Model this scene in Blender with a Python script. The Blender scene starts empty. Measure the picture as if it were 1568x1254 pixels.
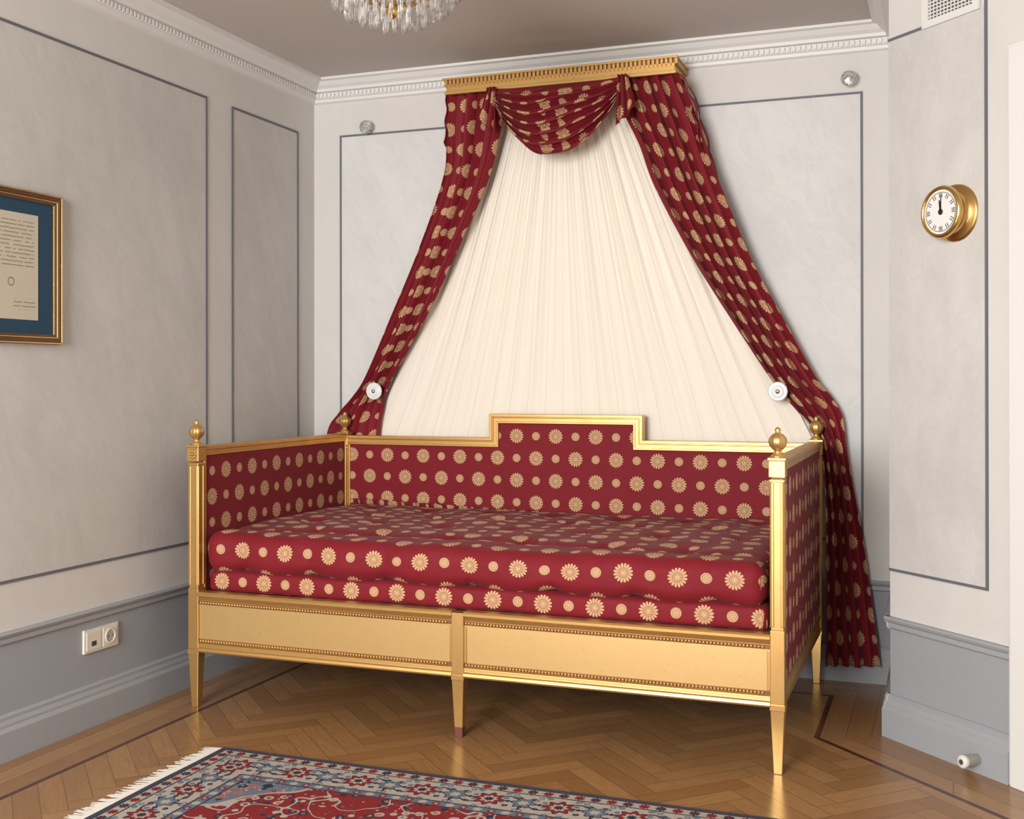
import bpy, math, random
import numpy as np
from mathutils import Vector, Matrix, noise
random.seed(7)
PI=math.pi
scene=bpy.context.scene
try:
    scene.view_settings.view_transform='Standard'
    scene.view_settings.look='None'
except Exception: pass

# ------------------------------------------------------------------ node DSL
class S:
    def __init__(s,nt,sock): s.nt=nt; s.k=sock
    def _m(s,op,b=None,c=None):
        n=s.nt.nodes.new('ShaderNodeMath'); n.operation=op
        s.nt.links.new(s.k,n.inputs[0])
        for i,v in ((1,b),(2,c)):
            if v is None: continue
            if isinstance(v,S): s.nt.links.new(v.k,n.inputs[i])
            else: n.inputs[i].default_value=v
        return S(s.nt,n.outputs[0])
    def __add__(s,o): return s._m('ADD',o)
    __radd__=__add__
    def __sub__(s,o): return s._m('SUBTRACT',o)
    def __rsub__(s,o): return s._m('MULTIPLY',-1.0)._m('ADD',o)
    def __mul__(s,o): return s._m('MULTIPLY',o)
    __rmul__=__mul__
    def __truediv__(s,o): return s._m('DIVIDE',o)
    def __neg__(s): return s._m('MULTIPLY',-1.0)
    def floor(s): return s._m('FLOOR')
    def fract(s): return s-s.floor()
    def abs(s): return s._m('ABSOLUTE')
    def sin(s): return s._m('SINE')
    def cos(s): return s._m('COSINE')
    def sqrt(s): return s._m('SQRT')
    def pow(s,p): return s._m('POWER',p)
    def min(s,o): return s._m('MINIMUM',o)
    def max(s,o): return s._m('MAXIMUM',o)
    def lt(s,o): return s._m('LESS_THAN',o)
    def gt(s,o): return s._m('GREATER_THAN',o)
    def atan2(s,o): return s._m('ARCTAN2',o)
    def clamp(s): return s.max(0.0).min(1.0)
    def step(s,e,w): return ((s-e)/w+0.5).clamp()
class Mat:
    def __init__(s,name,rough=0.6,metal=0.0,color=(.5,.5,.5),**kw):
        s.m=bpy.data.materials.new(name); s.m.use_nodes=True; s.nt=s.m.node_tree
        s.b=s.nt.nodes['Principled BSDF']
        s.b.inputs['Roughness'].default_value=rough; s.b.inputs['Metallic'].default_value=metal
        s.b.inputs['Base Color'].default_value=(*color,1)
        for k,v in kw.items(): s.b.inputs[k.replace('_',' ')].default_value=v
        s.tc=s.nt.nodes.new('ShaderNodeTexCoord')
    def xyz(s,which='Object'):
        n=s.nt.nodes.new('ShaderNodeSeparateXYZ'); s.nt.links.new(s.tc.outputs[which],n.inputs[0])
        return [S(s.nt,o) for o in n.outputs]
    def vec(s,x,y,z=0.0):
        n=s.nt.nodes.new('ShaderNodeCombineXYZ')
        for i,v in enumerate((x,y,z)):
            if isinstance(v,S): s.nt.links.new(v.k,n.inputs[i])
            else: n.inputs[i].default_value=v
        return n.outputs[0]
    def noise(s,v,scale,detail=3,rough=.5,dist=0):
        n=s.nt.nodes.new('ShaderNodeTexNoise'); n.inputs['Scale'].default_value=scale
        n.inputs['Detail'].default_value=detail; n.inputs['Roughness'].default_value=rough; n.inputs['Distortion'].default_value=dist
        s.nt.links.new(v,n.inputs['Vector']); return S(s.nt,n.outputs[0])
    def white(s,v):
        n=s.nt.nodes.new('ShaderNodeTexWhiteNoise'); n.noise_dimensions='3D'
        s.nt.links.new(v,n.inputs['Vector']); return S(s.nt,n.outputs[0])
    def voro(s,v,scale):
        n=s.nt.nodes.new('ShaderNodeTexVoronoi'); n.inputs['Scale'].default_value=scale
        s.nt.links.new(v,n.inputs['Vector'])
        sp=s.nt.nodes.new('ShaderNodeSeparateColor'); s.nt.links.new(n.outputs['Color'],sp.inputs[0])
        return S(s.nt,n.outputs['Distance']),S(s.nt,sp.outputs[0])
    def mix(s,f,a,b):
        n=s.nt.nodes.new('ShaderNodeMix'); n.data_type='RGBA'
        if isinstance(f,S): s.nt.links.new(f.k,n.inputs[0])
        else: n.inputs[0].default_value=f
        for i,v in ((6,a),(7,b)):
            if isinstance(v,tuple): n.inputs[i].default_value=(*v,1)
            else: s.nt.links.new(v,n.inputs[i])
        return n.outputs[2]
    def color(s,c): s.nt.links.new(c,s.b.inputs['Base Color'])
    def rough(s,r): s.nt.links.new(r.k,s.b.inputs['Roughness'])
    def bump(s,h,strength=.3,dist=.002):
        n=s.nt.nodes.new('ShaderNodeBump'); n.inputs['Strength'].default_value=strength; n.inputs['Distance'].default_value=dist
        s.nt.links.new(h.k,n.inputs['Height']); s.nt.links.new(n.outputs[0],s.b.inputs['Normal'])

# ------------------------------------------------------------------ materials
def fabric(name):
    M=Mat(name,rough=.70); M.b.inputs['Sheen Weight'].default_value=.04
    M.b.inputs['Specular IOR Level'].default_value=.25
    u,v,_=M.xyz('UV'); CX,CY=.0855,.092
    a=u/CX; b=v/CY; i=a.floor(); j=b.floor()
    fx=(a-i-.5)*CX; fy=(b-j-.5)*CY
    r=(fx*fx+fy*fy).sqrt(); th=fy.atan2(fx)
    par=((i+j)*.5).fract().gt(.25)
    pet=(th*8).sin().abs()
    R=.0228+pet*.0080
    big=(R-r).step(0,.0009)*par
    gap=pet.lt(.42)*r.gt(.0168)
    ring=((r-.0152).abs()).lt(.0010)
    bead=((r-.0125).abs()).lt(.0016)*((th*9).sin().abs().lt(.45))
    heart=(r.lt(.0098))*(r.gt(.0030))*((th*4).sin().abs().lt(.40))
    ring2=((r-.0102).abs()).lt(.0006)
    vein=(pet.gt(.985))*r.gt(.0185)*r.lt(.0275)*.6
    darkb=gap+ring+bead+heart+ring2+vein
    Rs=.0155+(th*12).sin().abs()*.0018
    small=(Rs-r).step(0,.0009)*(1-par)
    darks=((r-.0118).abs()).lt(.0007)+((th*7).sin().abs().lt(.35))*r.lt(.0105)*r.gt(.0055)+((r-.0046).abs()).lt(.0006)+((th*12).sin().abs().lt(.35))*r.gt(.0128)
    dark=(darkb*par+darks*(1-par)).clamp()
    nz=M.noise(M.vec(u,v),9,3)
    fine=M.noise(M.vec(u*1.0,v*1.0),700,1)
    red=M.mix(nz,(.160,.0062,.0120),(.205,.0082,.0160))
    gold=M.mix(dark,(.62,.43,.235),(.235,.042,.032))
    gold=M.mix(fine*.40,gold,(.42,.23,.11))
    M.color(M.mix(big.max(small),red,gold))
    M.bump(fine+big.max(small)*1.2,.15,.0006)
    return M.m
m_fab=fabric('red_damask_rosettes')
def gold(name,base=(.66,.405,.145),rough=.36,metal=.80,mott=.35):
    M=Mat(name,rough=rough,metal=metal)
    x,y,z=M.xyz(); v=M.vec(x,y,z)
    n=M.noise(v,9,3,.5); n2=M.noise(v,120,2)
    dk=tuple(c*.72 for c in base)
    c=M.mix(n.step(.5,.5)*mott*2,base,dk)
    c=M.mix(n2.step(.70,.06)*mott,c,(.32,.12,.045))
    M.color(c); M.rough(n*.18+(rough-.09)); M.bump(n2,.04,.001)
    return M.m
m_gold=gold('gilded_wood'); m_goldp=gold('gilded_panel',(.68,.45,.185),.40,.64,.28)
m_golddk=gold('dark_gilding_strip',(.24,.10,.035),.5,.4,.3)  # darker reddish gold for strips behind beads and between dentils
m_brass=gold('brass',(.72,.47,.17),.22,1.0,.1)
m_foot=Mat('worn_red_bole',rough=.6,color=(.15,.04,.03)).m

def plaster(name,c1,c2,streak=True,gray=True):
    M=Mat(name,rough=.75); x,y,z=M.xyz()
    v=M.vec(x*3.0+z*.9,y*3.0+z*.9,z*1.1)
    n=M.noise(v,2.2,6,.62,.6); n2=M.noise(M.vec(x,y,z),1.3,3)
    n3=M.noise(M.vec(x*7+z*2.5,y*7+z*2.5,z*1.5),1.6,4,.6,1.2)
    n4=M.noise(M.vec(x*9+z*5,y*9+z*5,z*2),1.5,5,.7,.8)
    n5=M.noise(M.vec(x*2.5+z*1.8,y*2.5+z*1.8,z*.7),2.0,5,.6,2.0)
    c=M.mix((n*.6+n2*.4).step(.5,.26),c1,c2)
    if streak:
        c=M.mix(((n3-.5).abs()).lt(.012)*.09,c,tuple(k*.70 for k in c1))
        c=M.mix(n4.step(.60,.16)*.13,c,tuple(min(1,k*1.12) for k in c2))
        c=M.mix((1-((n5-.5).abs()/.06).min(1.0))*.12,c,tuple(k*.76 for k in c1))
    if gray:
        g=M.mix(n2,(.285,.30,.322),(.32,.335,.357))
        c=M.mix(z.lt(.36),c,g)
    M.color(c); M.bump(M.noise(M.vec(x,y,z),60,4),.08,.002)
    return M.m
m_wall=plaster('wall_paint',(.59,.575,.545),(.625,.61,.58),False)
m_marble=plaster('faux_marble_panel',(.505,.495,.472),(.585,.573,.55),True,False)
m_marble_lit=plaster('faux_marble_panel_lit',(.59,.588,.575),(.66,.658,.645),True,False)  # back wall copy of the marble, brighter to paint in its fuller light
m_ceil=Mat('ceiling_paint',rough=.9,color=(.54,.50,.475)).m
m_white=Mat('white_trim_paint',rough=.5,color=(.69,.685,.665)).m
m_gray=Mat('gray_trim_paint',rough=.5,color=(.325,.34,.36)).m
m_line=Mat('blue_gray_line_paint',rough=.6,color=(.125,.135,.148)).m

def floormat():
    M=Mat('oak_herringbone',rough=.28); x,y,z=M.xyz(); n=5.0; w=.068
    a=(x+y)*(.70711/w); b=(y-x)*(.70711/w)
    i=a.floor(); j=b.floor(); d=(i-j)/(2*n); k=((d-d.floor())*(2*n)+.5).floor()
    H=k.lt(n-.5)
    fa=a-i; fb=b-j
    idx=H*(i-k)+(1-H)*(i+177.0); idy=H*j+(1-H)*(j+k-n)
    al=H*(k+fa)+(1-H)*((k-n)+1-fb); ac=H*fb+(1-H)*fa
    dr=(x-2.30).min((x+y-1.53)*.70711)
    dl=.235-x; db=y+.24
    D=dl.max(db).max(dr)
    isL=dl.gt(db)*dl.gt(dr)
    s_along=isL*y+(1-isL)*x; s_ac=D/.078
    bid=s_ac.floor(); bal=s_along/.9+bid*.37
    out=D.gt(0.0)
    Ix=out*(bid+500)+(1-out)*idx; Iy=out*bal.floor()+(1-out)*idy
    AL=out*(bal.fract()*12)+(1-out)*al; AC=out*s_ac.fract()+(1-out)*ac
    L=out*12+(1-out)*n
    tone=M.white(M.vec(Ix,Iy,3.0))
    gap=AC.lt(.022)+AC.gt(.978)+AL.lt(.022)+AL.gt(L-.022)
    g=M.noise(M.vec(AL*.35+Ix*3.1,AC*3.2+Iy*5.3,tone*9),2.6,5,.65,.5)
    c=M.mix(tone,(.285,.145,.056),(.395,.218,.092))
    c=M.mix(g.step(.55,.35)*.5,c,(.215,.104,.040))
    c=M.mix(gap.clamp()*.55,c,(.09,.042,.017))
    inl=(D+.008).abs().lt(.009)
    c=M.mix(inl,c,(.075,.022,.013))
    M.color(c); M.rough(g*.14+.16); M.bump(1-gap.clamp(),.12,.001)
    return M.m
m_floor=floormat()

def rugmat(x0,x1,y0,y1):
    M=Mat('persian_wool',rough=.95); M.b.inputs['Specular IOR Level'].default_value=.1
    x,y,z=M.xyz()
    dx=(x-x0).min(x1-x); dy=(y-y0).min(y1-y); d=dx.min(dy)
    hor=dy.lt(dx); t=hor*(x-(x0+x1)/2)+(1-hor)*(y-(y0+y1)/2)
    navy=(.020,.028,.055); cream=(.45,.40,.34); red=(.24,.016,.020); blue=(.13,.18,.235); rose=(.36,.14,.115)
    def flower(p,q,R,n,amp=.18):
        r=(p*p+q*q).sqrt(); th=q.atan2(p)
        return r/(R*(1+(th*n).cos()*amp))
    def band(cg,d0,d1,tile,c1,c2,c,R):
        cen=(d0+d1)/2; T=t/tile; p=(T.fract()-.5)*tile; q=d-cen
        f=flower(p,q,R,8); alt=(T.floor()*.5).fract().gt(.25)
        cc=M.mix(f.lt(1),cg,M.mix(alt,c1,c2)); cc=M.mix(f.lt(.42),cc,cream if cg!=cream else red)
        inb=d.gt(d0)*d.lt(d1)
        return M.mix(inb,c,cc)
    cx=(x-(x0+x1)/2).abs(); cy=(y-(y0+y1)/2).abs()
    vd,vc=M.voro(M.vec(cx,cy),30)
    vd2,vc2=M.voro(M.vec(cx+3,cy+1),62)
    f=M.mix(vd.lt(.42)*vc.gt(.35),red,M.mix(vc.gt(.6),navy,cream))
    f=M.mix(vd.lt(.20)*vc.gt(.35),f,M.mix(vc.gt(.8),rose,red))
    f=M.mix(vd2.lt(.28)*vc2.gt(.62),f,M.mix(vc2.gt(.82),cream,blue))
    nv=M.noise(M.vec(cx,cy,2.0),9,1); f=M.mix(((nv-.5).abs()).lt(.012),f,cream)
    sp=(dx-.22)+(dy-.22)*1.0+((dx*40).sin()+(dy*40).sin())*.012
    fs=M.mix(vd.lt(.5)*vc.gt(.3),blue,M.mix(vc.gt(.6),navy,rose)); fs=M.mix(vd2.lt(.25),fs,cream)
    f=M.mix(sp.lt(.22),f,fs); f=M.mix(((sp-.22).abs()).lt(.007),f,cream)
    tile=.20; T=t/tile; p=((T.fract()-.5).abs())*tile; q=d-.125
    v1,w1=M.voro(M.vec(p,q,5.0),42)
    b=M.mix(v1.lt(.40)*w1.gt(.28),cream,M.mix(w1.gt(.62),navy,blue))
    b=M.mix(v1.lt(.18)*w1.gt(.28),b,M.mix(w1.gt(.62),rose,cream))
    vine=(q-(t*(2*PI/tile)).sin()*.035).abs().lt(.0035); b=M.mix(vine,b,navy)
    f1=flower(p,q,.036,8); b=M.mix(f1.lt(1.12),b,navy); b=M.mix(f1.lt(1),b,red); b=M.mix(f1.lt(.62),b,cream); b=M.mix(f1.lt(.35),b,navy)
    f2=flower(p-.1,q,.028,6); b=M.mix(f2.lt(1.15),b,navy); b=M.mix(f2.lt(1),b,blue); b=M.mix(f2.lt(.5),b,cream)
    c=M.mix(d.lt(.225),f,b)
    c=band(cream,.020,.058,.045,red,navy,c,.014)
    c=band(blue,.192,.225,.04,cream,red,c,.012)
    for e in (.020,.058,.192,.225): c=M.mix((d-e).abs().lt(.0028),c,navy)
    c=M.mix(d.lt(.018),c,(.05,.055,.085))
    wv=M.noise(M.vec(x,y,z),260,2); c=M.mix(wv.step(.5,.3)*.28,c,(.10,.08,.075))
    M.color(c); M.bump(wv,.5,.003)
    return M.m
RX0,RX1,RY0,RY1=.578,3.05,-3.25,-1.545
m_rug=rugmat(RX0,RX1,RY0,RY1)
m_fringe=Mat('cotton_fringe',rough=.9,color=(.52,.48,.42)).m

def sheer():
    M=Mat('cream_voile',rough=.9); u,v,_=M.xyz('UV')
    M.b.inputs['Specular IOR Level'].default_value=.1
    n=M.noise(M.vec(u*40,v*.6),1.0,2)
    c=M.mix(n.step(.5,.4),(.80,.745,.64),(.84,.79,.70))
    w=M.noise(M.vec(u*3,v*2),1.0,1)
    seam=((u/.085+w*.25).fract()-.5).abs().lt(.022)
    c=M.mix(seam*.5,c,(.68,.55,.35))
    M.color(c)
    return M.m
m_sheer=sheer()
M=Mat('clear_crystal',rough=.03,color=(1,1,1)); M.b.inputs['Transmission Weight'].default_value=.92; M.b.inputs['IOR'].default_value=1.5; m_crystal=M.m
m_chrome=Mat('chrome',rough=.12,metal=1,color=(.7,.7,.7)).m
m_porc=Mat('white_porcelain',rough=.2,color=(.72,.74,.74)).m
m_black=Mat('black_enamel',rough=.4,color=(.012,.012,.012)).m
m_ivory=Mat('ivory_plastic',rough=.35,color=(.68,.66,.58)).m
m_darkhole=Mat('dark_recess',rough=.8,color=(.05,.05,.05)).m
m_linen=Mat('white_linen',rough=.9,color=(.70,.70,.70)).m
m_fwood=gold('dark_frame_wood',(.12,.055,.02),.35,.15)
m_mat=Mat('blue_mat_board',rough=.9,color=(.016,.055,.10)).m
def paper():
    M=Mat('handwritten_paper',rough=.9); x,y,z=M.xyz()
    row=(z/.0125); fr=row.fract(); n=M.noise(M.vec(y*300,row.floor()*7.3,0),1.0,2)
    ink=(fr-.5+ (n-.5)*.6).abs().lt(.12)*M.noise(M.vec(y*60,row.floor()*3.7,1),1.0,1).gt(.40)
    reg=z.gt(1.50)*z.lt(1.645)*y.lt(-1.735)
    sig=z.gt(1.37)*z.lt(1.405)*y.gt(-1.82)*y.lt(-1.73)
    seal=(((y+1.83)*(y+1.83)+(z-1.455)*(z-1.455)).sqrt()-.012).abs().lt(.002)
    c=M.mix((ink*(reg+sig).clamp()+seal).clamp()*.7,(.56,.50,.40),(.10,.08,.06)); M.color(c); return M.m
m_paper=paper()

# ------------------------------------------------------------------ builder
class B:
    def __init__(s): s.v=[];s.f=[];s.m=[];s.uv=[];s.sm=[];s.M=Matrix.Identity(4)
    def add(s,p): s.v.append(tuple(s.M@Vector(p))); return len(s.v)-1
    def face(s,idx,m=0,uv=None,sm=False): s.f.append(idx);s.m.append(m);s.uv.append(uv);s.sm.append(sm)
    def box(s,x0,x1,y0,y1,z0,z1,m=0):
        x0,x1=min(x0,x1),max(x0,x1);y0,y1=min(y0,y1),max(y0,y1)
        i=[s.add(p) for p in ((x0,y0,z0),(x1,y0,z0),(x1,y1,z0),(x0,y1,z0),(x0,y0,z1),(x1,y0,z1),(x1,y1,z1),(x0,y1,z1))]
        for q in ((0,3,2,1),(4,5,6,7),(0,1,5,4),(1,2,6,5),(2,3,7,6),(3,0,4,7)): s.face([i[k] for k in q],m)
    def frustum(s,cx,cy,z0,z1,h0,h1,m=0):
        i=[s.add((cx+a*h,cy+b*h,z)) for h,z in ((h0,z0),(h1,z1)) for a,b in ((-1,-1),(1,-1),(1,1),(-1,1))]
        for q in ((0,3,2,1),(4,5,6,7),(0,1,5,4),(1,2,6,5),(2,3,7,6),(3,0,4,7)): s.face([i[k] for k in q],m)
    def ribbon(s,A,Bp,y0,y1,m=0):
        n=len(A)
        a0=[s.add((x,y0,z)) for x,z in A];b0=[s.add((x,y0,z)) for x,z in Bp];a1=[s.add((x,y1,z)) for x,z in A];b1=[s.add((x,y1,z)) for x,z in Bp]
        for k in range(n-1):
            s.face([a0[k],b0[k],b0[k+1],a0[k+1]],m); s.face([a1[k],a1[k+1],b1[k+1],b1[k]],m)
            s.face([a0[k],a0[k+1],a1[k+1],a1[k]],m); s.face([b0[k],b1[k],b1[k+1],b0[k+1]],m)
        s.face([a0[0],a1[0],b1[0],b0[0]],m); s.face([a0[-1],b0[-1],b1[-1],a1[-1]],m)
    def lathe(s,prof,c,d=(0,0,1),n=24,m=0,flute=0,fa=0.0):
        R=Vector((0,0,1)).rotation_difference(Vector(d)).to_matrix(); c=Vector(c)
        rings=[]
        for r,z in prof:
            if r<1e-6: rings.append([s.add(c+R@Vector((0,0,z)))]); continue
            rg=[]
            for k in range(n):
                a=2*PI*k/n; rr=r*(1+fa*math.cos(flute*a)) if flute else r
                rg.append(s.add(c+R@Vector((rr*math.cos(a),rr*math.sin(a),z))))
            rings.append(rg)
        for a,b in zip(rings,rings[1:]):
            for k in range(n):
                k2=(k+1)%n
                if len(a)==1 and len(b)==1: break
                if len(a)==1: s.face([a[0],b[k2],b[k]][::-1],m,None,True)
                elif len(b)==1: s.face([a[k],a[k2],b[0]],m,None,True)
                else: s.face([a[k],a[k2],b[k2],b[k]],m,None,True)
    def cyl(s,p0,p1,r0,r1=None,n=12,m=0):
        r1=r0 if r1 is None else r1; p0=Vector(p0);p1=Vector(p1);L=(p1-p0).length
        s.lathe([(0,0),(r0,0),(r1,L),(0,L)],p0,(p1-p0).normalized(),n,m)
    def sphere(s,c,r,nu=8,nv=6,m=0,sz=1.0):
        s.lathe([(r*math.sin(PI*k/nv) if 0<k<nv else 0,-r*sz*math.cos(PI*k/nv)) for k in range(nv+1)],c,(0,0,1),nu,m)
    def grid(s,fn,nu,nv,m=0,uvf=None,sm=True,arc=False,uo=0):
        P=[[Vector(fn(i/nu,j/nv)) for i in range(nu+1)] for j in range(nv+1)]
        ids=[[s.add(p) for p in row] for row in P]
        UV=None
        if arc:
            A=np.zeros((nv+1,nu+1)); V=np.zeros(nv+1)
            for j in range(nv+1):
                for i in range(1,nu+1): A[j,i]=A[j,i-1]+(P[j][i]-P[j][i-1]).length
                A[j]-=A[j,nu//2]
                if j: V[j]=V[j-1]+sum((P[j][i]-P[j-1][i]).length for i in range(0,nu+1,6))/len(range(0,nu+1,6))
            K=max(3,nv//8); A2=np.array([A[max(0,j-K):j+K+1].mean(axis=0) for j in range(nv+1)])
            UV=lambda i,j:(A2[j,i]+uo,-V[j])
        for j in range(nv):
            for i in range(nu):
                uv=None; q=((i,j),(i+1,j),(i+1,j+1),(i,j+1))
                if UV: uv=[UV(a,b) for a,b in q]
                elif uvf: uv=[uvf(a/nu,b/nv) for a,b in q]
                s.face([ids[b][a] for a,b in q],m,uv,sm)
    def prism(s,poly,z0,z1,m=0):
        a=[s.add((x,y,z0)) for x,y in poly]; b=[s.add((x,y,z1)) for x,y in poly]; n=len(poly)
        s.face(a[::-1],m); s.face(b,m)
        for k in range(n): s.face([a[k],a[(k+1)%n],b[(k+1)%n],b[k]],m)
    def profile(s,p0,p1,nrm,prof,m=0):
        p0=Vector((*p0,0));p1=Vector((*p1,0));n=Vector((*nrm,0))
        a=[s.add(p0+n*o+Vector((0,0,z))) for o,z in prof]; b=[s.add(p1+n*o+Vector((0,0,z))) for o,z in prof]; k=len(prof)
        s.face(a[::-1],m); s.face(b,m)
        for i in range(k): s.face([a[i],a[(i+1)%k],b[(i+1)%k],b[i]],m)
    def obj(s,name,mats,parent=None,bevel=0,solid=0,fix=True,uvoff=(0,0)):
        me=bpy.data.meshes.new(name); me.from_pydata(s.v,[],s.f)
        for m in mats: me.materials.append(m)
        me.polygons.foreach_set('material_index',s.m); me.polygons.foreach_set('use_smooth',s.sm)
        ul=me.uv_layers.new(name='UVMap')
        for p,uv in zip(me.polygons,s.uv):
            nn=p.normal; ax=max(range(3),key=lambda k:abs(nn[k]))
            for q,li in enumerate(p.loop_indices):
                if uv: ul.data[li].uv=uv[q]
                else:
                    c=me.vertices[me.loops[li].vertex_index].co
                    t=(c.y,c.z) if ax==0 else (c.x,c.z) if ax==1 else (c.x,c.y)
                    ul.data[li].uv=(t[0]+uvoff[0],t[1]+uvoff[1])
        me.update()
        if fix:
            import bmesh
            bm=bmesh.new(); bm.from_mesh(me); bmesh.ops.recalc_face_normals(bm,faces=bm.faces); bm.to_mesh(me); bm.free()
        o=bpy.data.objects.new(name,me); scene.collection.objects.link(o)
        if parent: o.parent=parent
        if bevel:
            b=o.modifiers.new('bev','BEVEL'); b.width=bevel; b.segments=2; b.limit_method='ANGLE'; b.angle_limit=math.radians(50)
        if solid:
            b=o.modifiers.new('sol','SOLIDIFY'); b.thickness=solid; b.offset=0
        return o
def empty(name):
    e=bpy.data.objects.new(name,None); scene.collection.objects.link(e); return e

# ------------------------------------------------------------------ room shell
HC=2.50; HP=2.252; HB=.534; HG=.387
D0=Vector((2.513,-.669)); DD=Vector((.70711,-.70711)); DN=Vector((-.70711,-.70711))
MD=Matrix(((DD.x,DN.x,0,D0.x),(DD.y,DN.y,0,D0.y),(0,0,1,0),(0,0,0,1)))  # local (s,n,z)
b=B(); b.box(-.1,4.6,-6.6,.1,-.06,0); b.obj('floor',[m_floor])
b=B(); b.box(-.1,4.6,-6.6,.1,HC,HC+.06); b.obj('ceiling',[m_ceil])
b=B(); b.box(-.1,2.513,0,.1,0,HC); b.box(.134,2.389,-.002,0,HB,HP,1); b.obj('wall_back',[m_wall,m_marble_lit])
b=B(); b.box(-.1,0,-6.6,0,0,HC); b.box(0,.002,-4.2,-.819,HB,HP,1); b.box(0,.002,-.644,-.144,HB,HP,1); b.obj('wall_left',[m_wall,m_marble])
b=B(); b.prism([(2.513,.1),(2.513,-.669),(3.5,-1.656),(3.6,-1.656),(3.6,.1)],0,HC)
b.M=MD; b.box(.0,.405,0,.002,HB,HP,1); b.obj('wall_right',[m_wall,m_marble])
b=B(); b.box(3.5,3.6,-6.6,-1.656,0,HC); b.obj('wall_side_unseen',[m_wall])  # unseen wall, added to keep world light from entering at the right
w=.0085
b=B()
def lineL(y0,y1,z0,z1): b.box(0,.005,y0,y1,z0,z1)
for ya,yb_ in ((-4.2,-.819),(-.644,-.144)):
    lineL(ya,yb_-w,HP-w,HP); lineL(ya,yb_-w,HB,HB+w); lineL(yb_-w,yb_,HB,HP)
    lineL(ya-w,ya,HB,HP)
b.obj('trim_1',[m_line])
b=B()
b.box(.134+w,2.389-w,-.005,0,HP-w,HP); b.box(.134+w,2.389-w,-.005,0,HB,HB+w); b.box(.134,.134+w,-.005,0,HB,HP); b.box(2.389-w,2.389,-.005,0,HB,HP)
b.obj('trim_2',[m_line])
b=B(); b.M=MD
b.box(0,.155,0,.005,HP-w,HP); b.box(0,.405-w,0,.005,HB,HB+w); b.box(.405-w,.405,0,.005,HB,2.40)
b.obj('trim_3',[m_line])
cap=[(0,HG),(.016,HG),(.020,HG-.006),(.016,HG-.014),(.010,HG-.020),(.010,HG-.034),(.004,HG-.040),(0,HG-.040)]
base=[(0,0),(.026,0),(.026,.088),(.018,.100),(.018,.108),(.012,.120),(.012,.130),(.005,.137),(0,.137)]
def tr(name,p0,p1,n,prof,mat):
    b=B(); b.profile(p0,p1,n,prof); b.obj(name,[mat])
tr('baseboard_left',(0,-6.5),(0,0),(1,0),base,m_gray); tr('baseboard_back',(0,0),(2.513,0),(0,-1),base,m_gray)
e0=D0; e1=D0+DD*.495
tr('baseboard_right',tuple(e0+DD*-.011),tuple(e1),tuple(DN),base,m_gray)
tr('baseboard_side',(2.513,0),(2.513,-.68),(-1,0),base,m_gray)
tr('trim_4',(0,-6.5),(0,0),(1,0),cap,m_gray); tr('trim_5',(0,0),(2.513,0),(0,-1),cap,m_gray)
tr('trim_6',tuple(e0+DD*-.008),tuple(e1),tuple(DN),cap,m_gray); tr('trim_7',(2.513,0),(2.513,-.677),(-1,0),cap,m_gray)
cr=[(0,HC),(.085,HC),(.085,HC-.010),(.070,HC-.014),(.055,HC-.030),(.040,HC-.040),(.036,HC-.052),(.022,HC-.055),(.022,HC-.078),(.014,HC-.082),(.012,HC-.094),(0,HC-.100)]
tr('trim_10',(0,-6.5),(0,0),(1,0),cr,m_white); tr('trim_11',(0,0),(2.513,0),(0,-1),cr,m_white)
tr('trim_12',(2.513,0),(2.513,-.70),(-1,0),cr,m_white); tr('trim_13',tuple(e0+DD*-.03),tuple(D0+DD*1.3),tuple(DN),cr,m_white)
b=B()
x=.03
while x<2.48: b.box(x,x+.011,-.030,-.020,HC-.076,HC-.058); x+=.02
b.obj('trim_8',[m_white])
b=B(); y=-.03
while y>-4.5: b.box(.020,.030,y-.011,y,HC-.076,HC-.058); y-=.02
b.obj('trim_9',[m_white])
b=B(); b.M=MD
b.box(.495,.575,0,.022,0,2.10); b.box(.505,.565,.022,.030,0,2.09); b.box(.575,1.29,0,.022,2.02,2.10); b.box(.575,1.29,0,.008,0,2.02); b.box(1.29,1.36,0,.022,0,2.10)
for z0,z1 in ((.2,.95),(1.1,1.9)):
    b.box(.66,1.2,.008,.014,z0,z1)
b.obj('door_and_casing',[m_white],bevel=.003)  # door leaf with its panels and casing

# ------------------------------------------------------------------ daybed
bed=empty('daybed')
XL,XR,YF,YB=.2,2.222,-1.16,-.078
fin=[(0,.922),(.020,.922),(.020,.928),(.013,.933),(.0105,.938),(.0105,.944),(.016,.948),(.0235,.958),(.026,.970),(.024,.981),(.017,.990),(.008,.995),(.0065,.999),(.009,1.004),(.006,1.010),(0,1.013)]
b=B()
for px,py in ((XL,YF),(XR,YF),(XL,YB),(XR,YB)):
    b.frustum(px,py,0,.188,.0125,.0205); b.box(px-.0225,px+.0225,py-.0225,py+.0225,.186,.205)
    b.box(px-.021,px+.021,py-.021,py+.021,.205,.42)
    b.box(px-.0185,px+.0185,py-.0185,py+.0185,.42,.862)
    for o in (-.0135,.0135):
        for sgn in (-1,1):
            b.box(px+o-.004,px+o+.004,py+sgn*.0180,py+sgn*.0215,.43,.850)
            b.box(px+sgn*.0180,px+sgn*.0215,py+o-.004,py+o+.004,.43,.850)
    b.box(px-.0225,px+.0225,py-.0225,py+.0225,.852,.860)
    b.box(px-.024,px+.024,py-.024,py+.024,.866,.915); b.box(px-.027,px+.027,py-.027,py+.027,.915,.924)
mx=(XL+XR)/2
b.frustum(mx,YF,.032,.188,.0140,.0205); b.box(mx-.0225,mx+.0225,YF-.0225,YF+.0225,.186,.205); b.box(mx-.021,mx+.021,YF-.021,YF+.021,.205,.4025)
b.frustum(mx,YF,0,.032,.0125,.0139,1)
b.box(mx-.016,mx+.016,YB-.016,YB+.016,0,.3)
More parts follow.
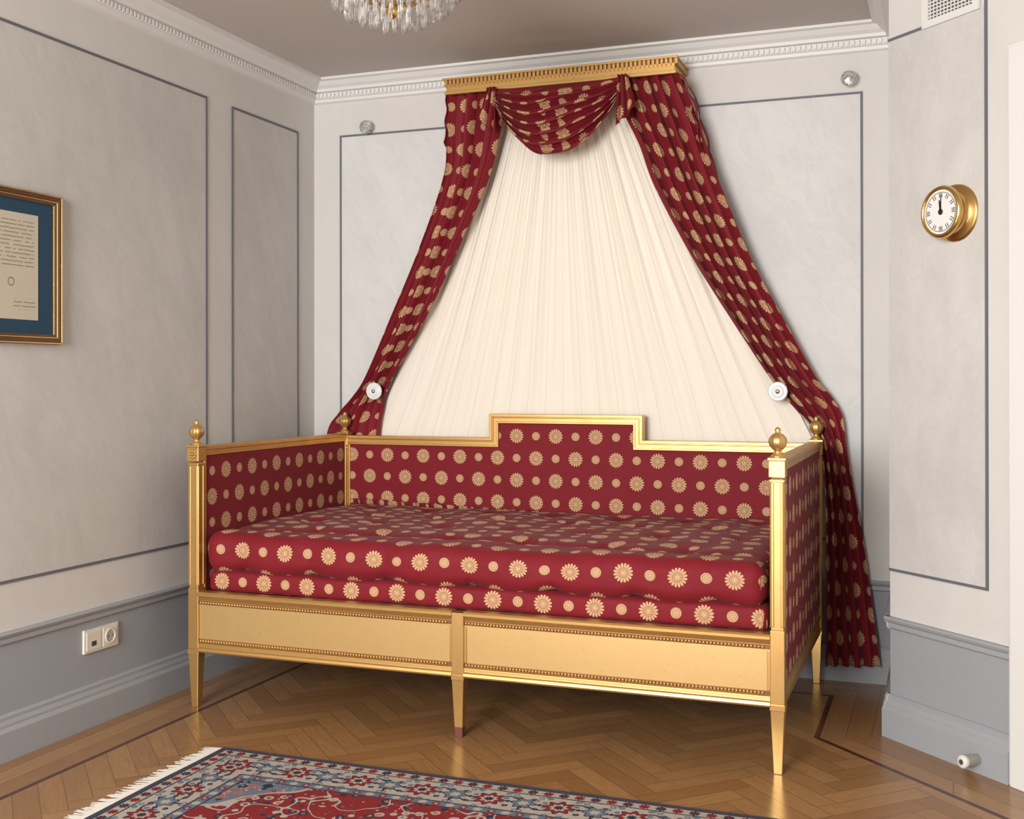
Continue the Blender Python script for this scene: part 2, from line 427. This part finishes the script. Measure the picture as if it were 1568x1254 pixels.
b.obj('posts',[m_gold,m_foot],bed,bevel=.0018)
b=B()
for px,py in ((XL,YF),(XR,YF),(XL,YB),(XR,YB)):
    b.lathe(fin,(px,py,0),n=40,flute=10,fa=.055)
for k in range(8):
    a=k*PI/4; b.sphere((XL+.0115*math.cos(a),YF-.0245,.892+.0115*math.sin(a)),.0055,6,4)
b.sphere((XL,YF-.025,.892),.006,8,6)
b.obj('finials',[m_gold],bed)
b=B()
for xa,xb in ((XL+.02,mx-.02),(mx+.02,XR-.02)):
    b.box(xa,xb,YF-.012,YF+.014,.205,.395,1)
    b.profile((xa,YF-.012),(xb,YF-.012),(0,-1),[(-.03,.393),(-.03,.408),(.008,.408),(.013,.402),(.013,.394),(.007,.388),(.004,.380),(-.002,.376)])
    b.profile((xa,YF-.012),(xb,YF-.012),(0,-1),[(-.02,.196),(.012,.196),(.014,.202),(.012,.210),(.006,.214),(.005,.226),(-.002,.229)])
    b.box(xa,xa+.010,YF-.0155,YF-.01,.242,.360); b.box(xb-.010,xb,YF-.0155,YF-.01,.242,.360)
    b.box(xa+.001,xb-.001,YF-.0132,YF-.01,.3625,.3765,2); b.box(xa+.001,xb-.001,YF-.0132,YF-.01,.2285,.2420,2)
    n=int((xb-xa-.01)/.0108)
    for k in range(n):
        for z in (.3695,.2355): b.sphere((xa+.008+k*.0108,YF-.0150,z),.0052,8,6)
for px,sg in ((XL,-1),(XR,1)):
    b.box(px-.014,px+.014,YF+.02,YB-.02,.205,.258,1)
    b.box(px-.018,px+.018,YF+.02,YB-.02,.196,.214); b.box(px-.018,px+.018,YF+.02,YB-.02,.250,.262)
    b.box(px-.019,px+.019,YF+.02,YB-.02,.884,.904); b.box(px-.023,px+.023,YF+.02,YB-.02,.904,.918)
    b.box(px-.0195,px+.0195,YF+.019,YF+.032,.26,.886); b.box(px-.0195,px+.0195,YB-.032,YB-.019,.26,.886)
b.box(XL+.02,XR-.02,YB-.014,YB+.014,.2,.26)
BX0,BX1=.898,1.547
def pth(d):
    return [(XL+.018,.906+d),(BX0-d,.906+d),(BX0-d,1.006+d),(BX1+d,1.006+d),(BX1+d,.906+d),(XR-.018,.906+d)]
b.ribbon(pth(0),pth(-.032),YB-.018,YB+.015)
b.ribbon(pth(.004),pth(-.008),YB-.026,YB+.018)
b.ribbon(pth(-.0105),pth(-.0135),YB-.0186,YB+.004,2)
b.ribbon(pth(-.027),pth(-.035),YB-.022,YB+.004)
b.box(XL+.02,XL+.034,YB-.0205,YB,.42,.88); b.box(XR-.034,XR-.02,YB-.0205,YB,.42,.88)
b.obj('rails',[m_gold,m_goldp,m_golddk],bed,bevel=.0015)
b=B()
b.box(XL+.02,XR-.02,YB-.011,YB+.010,.26,.873); b.box(BX0+.034,BX1-.034,YB-.011,YB+.010,.873,.973)
b.obj('back_upholstery',[m_fab],bed,uvoff=(-.028,.047))
b=B()
for px in (XL,XR): b.box(px-.0155,px+.0155,YF+.03,YB-.03,.26,.884)
b.obj('arm_upholstery',[m_fab],bed,bevel=.003,uvoff=(0.02,.047))
def nz(x,y,z=0,s=1): return noise.noise(Vector((x*s,y*s,z)))
def cushion(name,x0,x1,y0,y1,z0,z1,r,disp,mat,parent,uvo=(0,0),nx=150,ny=70,nzz=10):
    b=B(); P={}
    def pt(i,j,k):
        key=(i,j,k)
        if key in P: return P[key]
        p=Vector((x0+(x1-x0)*i/nx,y0+(y1-y0)*j/ny,z0+(z1-z0)*k/nzz))
        c=Vector((min(max(p.x,x0+r),x1-r),min(max(p.y,y0+r),y1-r),min(max(p.z,z0+r),z1-r)))
        d=p-c
        if d.length>1e-9: p=c+d.normalized()*r
        if p.y<y0+r and p.z>z1-r:
            ang=math.atan2(y0+r-p.y,p.z-(z1-r)); vv=y0+r-r*ang
        elif p.y<y0+r: vv=y0+r-r*PI/2-(z1-r-p.z)
        else: vv=p.y
        uv=(p.x+uvo[0]+ (max(0,p.x-(x1-r))+ (z1-p.z) if i==nx else 0), vv+uvo[1])
        q=disp(p); P[key]=(b.add(q),uv); return P[key]
    def quad(a):
        b.face([k[0] for k in a],0,[k[1] for k in a],True)
    for i in range(nx):
        for j in range(ny):
            for k in (0,nzz): quad([pt(i,j,k),pt(i+1,j,k),pt(i+1,j+1,k),pt(i,j+1,k)])
        for k in range(nzz):
            for j in (0,ny): quad([pt(i,j,k),pt(i+1,j,k),pt(i+1,j,k+1),pt(i,j,k+1)])
    for j in range(ny):
        for k in range(nzz):
            for i in (0,nx): quad([pt(i,j,k),pt(i,j+1,k),pt(i,j+1,k+1),pt(i,j,k+1)])
    return b.obj(name,[mat],parent)
cushion('mattress_lower',XL+.03,XR-.032,YF+.024,YB-.02,.402,.480,.022,lambda p:Vector((p.x,p.y+.004*nz(p.x*4,0,3),p.z+.003*nz(p.x*5,p.y*5))),m_fab,bed,(.01,.106),nx=100,ny=40,nzz=5)
cushion('mattress_inner',XL+.08,XR-.030,YF+.12,YB-.05,.479,.560,.03,lambda p:p,m_linen,bed,nx=20,ny=20,nzz=6)
TUFTS=[(XL+.22+.27*i+(.135 if j%2 else 0),-.25-.235*j) for j in range(4) for i in range(8)]
TUFTS=[t for t in TUFTS if t[0]<XR-.12]
def dv(p):
    x,y,z=p; fr=max(0,min(1,(-.86-y)/.25))
    top=max(0,min(1,(z-.50)/.08))
    dz=top*(.009*nz(x*2.3,y*2.3,1)+.006*nz(x*6,y*5,2)+.0045*nz(x*15,y*9,5)+.008*math.cos((y+.6)*2.2))
    dz+=-.006*fr*top
    lo=max(0,min(1,(.54-z)/.06))*fr
    sc=abs(math.cos(PI*(x/.27+.12*math.sin(x*3))))**.8
    dz+= lo*(-.015*sc+.010+.004*nz(x*9,0,7))
    dy=-fr*(.009*nz(x*3,z*4,9)+.012*sc-.008)+.003*nz(x*14,z*20,3)*fr
    dz+= -top*.009*math.exp(-((y+.985+.02*math.sin(x*4))/.026)**2)
    if top>.5:
        for tx,ty in TUFTS:
            d2=(x-tx)**2+(y-ty)**2
            if d2<.02: dz-=.016*math.exp(-d2/.0012)+.004*math.exp(-d2/.006)*abs(math.sin(3*math.atan2(y-ty,x-tx)))
    return Vector((x+.003*nz(y*6,z*6,4),y+dy,z+dz))
cushion('duvet',XL+.024,XR-.036,YF+.006,YB-.014,.474,.612,.052,dv,m_fab,bed,(.0,.036),nx=260,ny=130,nzz=14)
b=B()
b.grid(lambda u,v:(XL+.06+u*.95+.004*math.sin(u*90),YB-.022-.012*(1+math.sin(u*150+2*math.sin(u*37)))*v-.004,.585+.052*v*(1-.55*u)+.006*nz(u*30,v*2)),260,5,0,lambda u,v:(u*1.5,v*.06))
b.obj('duvet_ruffle',[m_fab],bed,solid=.0015)

# ------------------------------------------------------------------ canopy
can=empty('bed_canopy')
CX0,CX1,CY=.738,1.712,-.208; Z0,Z1=2.336,2.402
b=B()
def corn(x0,x1,y0,y1,z0,z1,t=.02):
    p=[(x0,0),(x0,y0),(x1,y0),(x1,0)]; q=[(x0+t,0),(x0+t,y0+t),(x1-t,y0+t),(x1-t,0)]
    P=[[b.add((x,y,z)) for x,y in pp] for pp in (p,q) for z in (z0,z1)]
    a0,a1,c0,c1=P
    for k in range(3):
        b.face([a0[k],a0[k+1],a1[k+1],a1[k]]); b.face([c0[k],c1[k],c1[k+1],c0[k+1]])
        b.face([a1[k],a1[k+1],c1[k+1],c1[k]]); b.face([a0[k],c0[k],c0[k+1],a0[k+1]])
    b.face([a0[0],a1[0],c1[0],c0[0]]); b.face([a0[3],c0[3],c1[3],a1[3]])
corn(CX0+.006,CX1-.006,CY+.006,0,Z0+.004,Z1-.004)
for o,z0,z1 in ((.000,Z0,Z0+.010),(.003,Z0+.010,Z0+.014),(-.003,Z1-.030,Z1-.026),(-.008,Z1-.008,Z1)):
    corn(CX0+o,CX1-o,CY+o,0,z0,z1)
x=CX0+.004
while x<CX1-.014:
    b.box(x,x+.011,CY-.004,CY+.01,Z1-.026,Z1-.008); b.box(x+.0115,x+.0170,CY+.0035,CY+.01,Z1-.026,Z1-.008,1); b.box(x+.001,x+.0065,CY-.001,CY+.01,Z1-.038,Z1-.030); x+=.0175
y=CY+.010
while y<-.012:
    for xs in (CX0-.004,CX1-.007): b.box(xs,xs+.011,y,y+.011,Z1-.026,Z1-.008)
    y+=.0175
b.box(CX0+.015,CX1-.015,CY+.015,0,Z1-.014,Z1-.010)
b.obj('cornice',[m_gold,m_golddk],can,bevel=.0008)

def cr_(P,t):
    n=len(P)-1; f=min(max(t,0),1)*n; i=min(int(f),n-1); f-=i
    p=[np.array(P[max(0,min(n,i+k))],float) for k in (-1,0,1,2)]
    return .5*((2*p[1])+(-p[0]+p[2])*f+(2*p[0]-5*p[1]+4*p[2]-p[3])*f*f+(-p[0]+3*p[1]-3*p[2]+p[3])*f**3)
def lens(P):
    c=[0]
    for a,b_ in zip(P,P[1:]): c.append(c[-1]+math.hypot((a[0]+a[2]-b_[0]-b_[2])/2,(a[1]+a[3]-b_[1]-b_[3])/2))
    return c
def drape(name,P,N,seed,nu=170,nv=190,uo=0,af=.95):
    Ls=lens(P); tot=Ls[-1]; ts=[l/tot for l in Ls]
    def prm(v):
        for k in range(len(ts)-1):
            if v<=ts[k+1]: return (k+(v-ts[k])/(ts[k+1]-ts[k]))/(len(ts)-1)
        return 1
    def fn(u,v):
        q=cr_(P,prm(v)); ox,oz,ix,iz,yy,am=q
        ph=seed+1.0*nz(u*1.2,v*1.5,seed)+.5*math.sin(2.6*v+seed)
        a=PI*N*u+ph
        # rounded rolls separated by sharp valleys
        f=abs(math.sin(a))**.72*(.62+.55*(.5+.5*math.sin(a*.73+seed)))
        f*= .85+.5*nz(u*2.2,v*1.8,seed+5)
        f+=.10*abs(math.sin(2.3*a+3*v))**.8*(.5+nz(u*3,v*2,seed+2))
        uu=u+.030*math.sin(2*a+.9)
        uu=min(max(uu,0),1) if 0<u<1 else u
        x=ox+(ix-ox)*uu; z=oz+(iz-oz)*uu
        wx=.003*nz(v*5,u*4,seed+9)
        return (x+wx,min(yy-am*af*f,-.012),z+wx*.5)
    b=B(); b.grid(fn,nu,nv,0,arc=True,uo=uo)
    return b.obj(name,[m_fab],can,solid=.002)
L=[(.745,2.345,1.00,2.335,-.150,.045),(.733,2.20,.985,2.215,-.145,.055),(.712,2.02,.915,1.99,-.115,.055),(.578,1.715,.762,1.705,-.080,.050),(.438,1.44,.628,1.465,-.055,.048),(.300,1.172,.462,1.213,-.035,.046),(.222,1.075,.392,1.10,-.026,.036),(.145,1.00,.372,1.02,-.022,.028),(.085,.905,.352,.915,-.020,.024),(.05,.6,.33,.6,-.020,.024),(.04,.12,.32,.12,-.036,.03)]
drape('drape_left',L,5.2,1.3)
Rr=[(1.712,2.345,1.47,2.335,-.150,.045),(1.795,2.14,1.490,2.225,-.140,.062),(1.832,2.01,1.555,2.08,-.120,.064),(1.885,1.865,1.610,1.915,-.100,.060),(1.985,1.610,1.735,1.665,-.075,.055),(2.102,1.381,1.858,1.455,-.050,.052),(2.215,1.165,2.02,1.20,-.035,.046),(2.275,1.085,2.085,1.105,-.030,.038),(2.315,1.01,2.15,1.03,-.028,.036),(2.330,.90,2.225,.93,-.028,.036),(2.355,.75,2.250,.76,-.028,.045),(2.391,.54,2.256,.55,-.030,.055),(2.424,.30,2.256,.30,-.034,.060),(2.452,.075,2.256,.065,-.038,.065)]
drape('drape_right',Rr,5.0,2.1,uo=.03)
def casc(u,v):
    z=2.342-v*(.22+.17*u)-.03*math.sin(PI*u)*v
    x=1.712+.120*v**.8*(.6+.4*u)+.010*abs(math.sin(v*9+u*3))
    return (x,CY+.012+u*.185+.022*math.sin(v*15+u*4)*v,z)
b=B(); b.grid(casc,30,60,0,arc=True); b.obj('drape_return',[m_fab],can,solid=.002)
b=B(); b.grid(lambda u,v:(.742-.03*v*(.3+.7*u)-.004*math.sin(v*14+u*5),CY+.012+u*.185,2.342-v*(.2+.1*u)),30,50,0,arc=True); b.obj('drape_return_far',[m_fab],can,solid=.002)
def swag(u,v):
    e=2*u-1; dp=.012+.270*v**.9; sag=(1-abs(e)**2.4)
    x=.940+.588*(.5+.5*e*(1-.10*v*abs(e)))
    z=2.340-.07*v*abs(e)**3-dp*sag
    ph=v*PI*6.4+.9*math.sin(2.2*e)+.5*e+1.0*nz(e*1.5,v*2,4)
    f=abs(math.sin(ph))**.7
    y=CY-.010-.052*f*(.35+.65*sag)*min(1,v*5)-.040*math.sin(PI*min(1,v*1.05))*sag
    z+=-.014*math.sin(2*ph)*sag*min(1,v*4)
    return (x,y,z)
b=B(); b.grid(swag,120,200,0,arc=True); b.obj('swag',[m_fab],can,solid=.002)
def tail(name,xc,sgn):
    def fn(u,v):
        x=xc+sgn*(.018*v)+(u-.5)*(.035+.045*v); z=2.340-v*(.13+.07*(u if sgn<0 else 1-u))+.006*math.sin(u*9)*v
        return (x,CY-.016-.026*abs(math.sin(u*PI*2.5+v*1.2+sgn))**.7-.012*v,z)
    b=B(); b.grid(fn,60,30,0,arc=True); b.obj(name,[m_fab],can,solid=.002)
tail('swag_tail_1',.962,-1); tail('swag_tail_2',1.508,1)
def shf(u,v):
    xt=.945+.565*u
    z=2.31-1.58*v; t=v/.89
    x=xt+(.30+1.91*u-xt)*t+.005*nz(u*9,v*2,8)
    yb_=-.014-.086*max(0,(z-1.08)/1.23)**1.25
    a=.0105*(.35+.65*min(1,max(0,(z-1.0)/.5)))
    f=.5*math.sin(2*PI*18*u+1.2*nz(u*4,v*.9,2))+.22*math.sin(2*PI*41*u+1.5*nz(u*6,v*.8,7))+.45*math.sin(2*PI*6*u+2*nz(u*2,v*.7,3))
    return (x,min(yb_-a*f,-.006),z)
b=B(); b.grid(shf,420,60,0,lambda u,v:(u*1.9,v*1.6)); b.obj('sheer_curtain',[m_sheer],can)
def tieback(name,x,z,y):
    e=empty(name)
    b=B(); b.cyl((x,-.003,z),(x,y,z),.007,m=1,n=12); b.lathe([(0,0),(.022,0),(.022,.006),(0,.006)],(x,-.003,z),(0,-1,0),20,1)
    b.lathe([(0,-.004),(.030,-.004),(.0375,.002),(.0375,.006),(.033,.010),(.028,.008),(.024,.008),(.021,.012),(.015,.012),(.012,.009),(.010,.009)],(x,y,z),(0,-1,0),36,0,flute=12,fa=.012)
    b.lathe([(.010,.009),(.009,.014),(.005,.017),(0,.018)],(x,y,z),(0,-1,0),20,1)
    b.lathe([(.0235,.0085),(.0225,.0095),(.0215,.0085)],(x,y,z),(0,-1,0),30,2)
    b.obj('rosette',[m_porc,m_chrome,m_darkhole],e)
tieback('curtain_tieback',.352,1.104,-.092); tieback('curtain_tieback',2.082,1.106,-.098)

def hook(x,z,sg):
    e=empty('crystal_wall_hook'); b=B()
    b.lathe([(0,0),(.013,0),(.013,.004),(.006,.010),(.006,.03),(0,.03)],(x,0,z),(0,-1,0),16,1)
    b.cyl((x,-.025,z),(x-.02*sg,-.032,z+.010),.004,m=1,n=8); b.sphere((x-.022*sg,-.033,z+.012),.006,8,6,1)
    b.lathe([(0,.0),(.020,.004),(.028,.012),(.028,.018),(.018,.028),(0,.031)],(x,-.028,z),(0,-1,0),10,0)
    b.lathe([(.027,.010),(.030,.013),(.030,.017),(.027,.020)],(x,-.028,z),(0,-1,0),20,1)
    b.obj('hook_body',[m_crystal,m_chrome],e)
    for p in e.children[0].data.polygons:
        if p.material_index==0: p.use_smooth=False
hook(.285,2.272,1); hook(2.341,2.296,1)

# ------------------------------------------------------------------ rug
rug=empty('persian_rug')
b=B(); b.grid(lambda u,v:(RX0+(RX1-RX0)*u,RY0+(RY1-RY0)*v,.011+.0012*nz(u*9,v*7)),60,40,0)
b.box(RX0,RX1,RY0,RY1,.001,.0098); b.obj('pile',[m_rug],rug,fix=False)
b=B(); y=RY0+.004
while y<RY1-.002:
    for e,sg in ((RX0,-1),(RX1,1)):
        Ln=.062+random.uniform(-.012,.012); dy=random.uniform(-.012,.012); r=.0022
        pts=[Vector((e,y,.008)),Vector((e+sg*Ln*.5,y+dy*.4,.005)),Vector((e+sg*Ln,y+dy,.003))]
        prev=None
        for k,p in enumerate(pts):
            rr=r*(1,1.1,.6)[k]
            cur=[b.add(p+Vector((0,-rr,0))),b.add(p+Vector((0,0,rr))),b.add(p+Vector((0,rr,0)))]
            if prev:
                b.face([prev[0],prev[1],cur[1],cur[0]],0); b.face([prev[1],prev[2],cur[2],cur[1]],0)
            prev=cur
    y+=.0048
b.obj('fringe',[m_fringe],rug)

# ------------------------------------------------------------------ framed document (left wall)
fd=empty('framed_document'); b=B()
fy0,fy1,fz0,fz1=-2.045,-1.625,1.266,1.741
def fr(o,wd,x0,x1,m):
    a0,a1,c0,c1=fy0+o,fy1-o,fz0+o,fz1-o
    b.box(x0,x1,a0,a1,c1-wd,c1,m); b.box(x0,x1,a0,a1,c0,c0+wd,m); b.box(x0,x1,a0,a0+wd,c0+wd,c1-wd,m); b.box(x0,x1,a1-wd,a1,c0+wd,c1-wd,m)
fr(0,.030,.003,.020,0); fr(.001,.005,.003,.025,1); fr(.0065,.010,.018,.023,0); fr(.019,.004,.018,.022,1); fr(.026,.005,.012,.016,1)
b.box(.003,.008,fy0+.02,fy1-.02,fz0+.02,fz1-.02,2); b.box(.008,.0095,fy0+.092,fy1-.092,fz0+.074,fz1-.072,3)
b.obj('frame',[m_fwood,m_brass,m_mat,m_paper],fd,bevel=.0008)

ou=empty('wall_outlet'); b=B()
b.box(.001,.010,-1.510,-1.342,.243,.321,0)
b.box(.010,.0125,-1.500,-1.432,.251,.313,0); b.box(.0125,.0135,-1.478,-1.455,.264,.280,1)
b.box(.010,.0125,-1.420,-1.352,.251,.313,0)
b.lathe([(.026,0),(.026,.003),(.021,.003),(.020,-.0),(0,0.0)],(.0128,-1.386,.282),(1,0,0),28,0); b.lathe([(0,.0008),(.019,.0008)],(.0128,-1.386,.282),(1,0,0),24,2)
for dy in (-.009,.009): b.lathe([(0,.0015),(.003,.0015)],(.0128,-1.386+dy,.282),(1,0,0),10,1)
b.obj('plate',[m_ivory,m_darkhole,Mat('shaded_ivory',color=(.42,.41,.36)).m],ou,bevel=.001)  # darker ivory disc paints the shade inside the round socket

ck=empty('wall_clock'); b=B(); b.M=MD
cs=(2.715-D0.x)/DD.x; C=(cs,0,1.652); dn=(0,1,0)
b.lathe([(0,.003),(.0865,.003),(.0865,.007),(.080,.010),(.066,.014),(.060,.020),(.060,.044),(.072,.048),(.078,.053),(.079,.062),(.074,.070),(.068,.071),(.066,.064)],C,dn,48,0)
b.lathe([(0,.0635),(.0662,.0635)],C,dn,48,1)
def hand(ang,L,wd,m=2):
    ca,sa=math.cos(ang),math.sin(ang)
    pts=[(-wd,0),(wd,0),(wd*.5,L),(-wd*.5,L)]
    q=[b.add((C[0]-(p*ca+r*sa)*1.0,.0655,C[2]+(-p*sa+r*ca))) for p,r in pts]
    b.face(q,m)
hand(.15,.036,.004); hand(-.03,.052,.0028)
b.lathe([(0,.0660),(.009,.0660)],C,dn,16,2); b.lathe([(.058,.0650),(.0595,.0650)],C,dn,48,2)
for k in range(12):
    a=k*PI/6
    for wdt in ((-.0035,.0035) if k%3 else (-.005,0,.005)):
        ca,sa=math.cos(a),math.sin(a); q=[]
        for p,r in ((wdt-.0011,.043),(wdt+.0011,.043),(wdt+.0011,.056),(wdt-.0011,.056)):
            q.append(b.add((C[0]-(p*ca+r*sa),.0648,C[2]+(-p*sa+r*ca))))
        b.face(q,2)
b.obj('clock_body',[m_brass,Mat('clock_face',rough=.4,color=(.75,.75,.72)).m,m_black],ck,fix=False)
vt=empty('air_vent'); b=B(); b.M=MD
b.box(.155,.382,.003,.011,2.240,2.262); b.box(.155,.382,.003,.011,2.375,2.395); b.box(.155,.180,.003,.011,2.262,2.375); b.box(.357,.382,.003,.011,2.262,2.375)
b.box(.178,.36,.003,.005,2.26,2.377,1)
z=2.268
while z<2.372: b.box(.180,.357,.004,.009,z,z+.004); z+=.011
x=.186
while x<.356: b.box(x,x+.003,.004,.0085,2.262,2.375); x+=.014
b.obj('grille',[m_white,m_darkhole],vt)
ds=empty('door_stop'); b=B(); b.M=MD
b.lathe([(0,0),(.016,0),(.016,.045),(.019,.047),(.019,.060),(.015,.063),(0,.063)],(.385,.027,.042),(0,1,0),20,0)
b.lathe([(0,.0632),(.008,.0632)],(.385,.027,.042),(0,1,0),14,1)
b.obj('stop_body',[m_ivory,m_darkhole],ds)

# ------------------------------------------------------------------ chandelier
ch=empty('crystal_chandelier'); b=B(); cx,cy=1.249,-1.717; ZU=.032
b.M=Matrix.Translation((0,0,ZU))
b.cyl((cx,cy,2.12),(cx,cy,2.50-ZU),.006,m=1); b.lathe([(0,0),(.05,0),(.045,-.02),(.01,-.035),(0,-.035)],(cx,cy,2.499-ZU),n=24,m=1)
def ring(r,z):
    n=40
    for k in range(n):
        a=2*PI*k/n;a2=2*PI*(k+1)/n
        b.cyl((cx+r*math.cos(a),cy+r*math.sin(a),z),(cx+r*math.cos(a2),cy+r*math.sin(a2),z),.003,n=6,m=1)
tiers=[(.195,2.275,.075,46),(.165,2.235,.07,40),(.130,2.205,.065,32),(.090,2.182,.06,22),(.045,2.168,.055,10)]
for r,z,Ln,n in tiers:
    ring(r,z)
    for k in range(n):
        a=2*PI*(k+random.uniform(-.2,.2))/n; px,py=cx+r*math.cos(a),cy+r*math.sin(a); l=Ln*random.uniform(.85,1.1)
        b.sphere((px,py,z-.010),.006,6,4,0)
        b.lathe([(0,-.018),(.0045,-.022),(.0065,-.018-l*.75),(.003,-.018-l*.95),(0,-.018-l)],(px,py,z),n=6,m=0)
for r,z,_,n in tiers:
    for k in range(6):
        a=k*PI/3; b.cyl((cx,cy,z+.03),(cx+r*math.cos(a),cy+r*math.sin(a),z),.0022,n=5,m=1)
for k in range(12):
    a=k*PI/6
    for q in range(8):
        t=q/8; r=.03+.165*t; b.sphere((cx+r*math.cos(a),cy+r*math.sin(a),2.43-.15*t**.6-.02*math.sin(PI*t)),.007,6,4,0)
b.lathe([(0,2.12),(.012,2.125),(.02,2.14),(.012,2.16),(.02,2.2),(.03,2.26),(.02,2.32),(.01,2.36),(0,2.36)],(cx,cy,0),n=20,m=1)
o=b.obj('crystals_and_rings',[m_crystal,m_brass],ch)
for p in o.data.polygons:
    if p.material_index==0: p.use_smooth=False

# ------------------------------------------------------------------ light
def area(name,loc,target,sx,sy,e,col):
    l=bpy.data.lights.new(name,'AREA'); l.shape='RECTANGLE'; l.size=sx; l.size_y=sy; l.energy=e; l.color=col
    o=bpy.data.objects.new(name,l); scene.collection.objects.link(o); o.location=loc
    o.rotation_euler=(Vector(target)-Vector(loc)).to_track_quat('-Z','Y').to_euler(); return o
area('window_daylight',(1.2,-6.2,1.6),(1.75,0,1.05),1.5,1.7,275,(1,.992,.975))
wd=bpy.data.worlds.new('world'); scene.world=wd; wd.use_nodes=True
wd.node_tree.nodes['Background'].inputs[0].default_value=(1,.985,.965,1); wd.node_tree.nodes['Background'].inputs[1].default_value=.40

# ------------------------------------------------------------------ camera
yaw,pitch,roll=.3579,.0027,-.0013
fw=Vector((-math.sin(yaw)*math.cos(pitch),math.cos(yaw)*math.cos(pitch),math.sin(pitch))); r=Vector((math.cos(yaw),math.sin(yaw),0)); u=r.cross(fw)
r2=r*math.cos(roll)+u*math.sin(roll); u2=-r*math.sin(roll)+u*math.cos(roll)
cam=bpy.data.cameras.new('camera'); co=bpy.data.objects.new('camera',cam); scene.collection.objects.link(co)
cam.sensor_width=36; cam.lens=36*1769.41/1568; cam.shift_y=-49.37/1568
Mx=Matrix((r2,u2,-fw)).transposed().to_4x4(); Mx.translation=Vector((2.6783,-4.5994,1.15)); co.matrix_world=Mx
cam.clip_start=.05
scene.camera=co
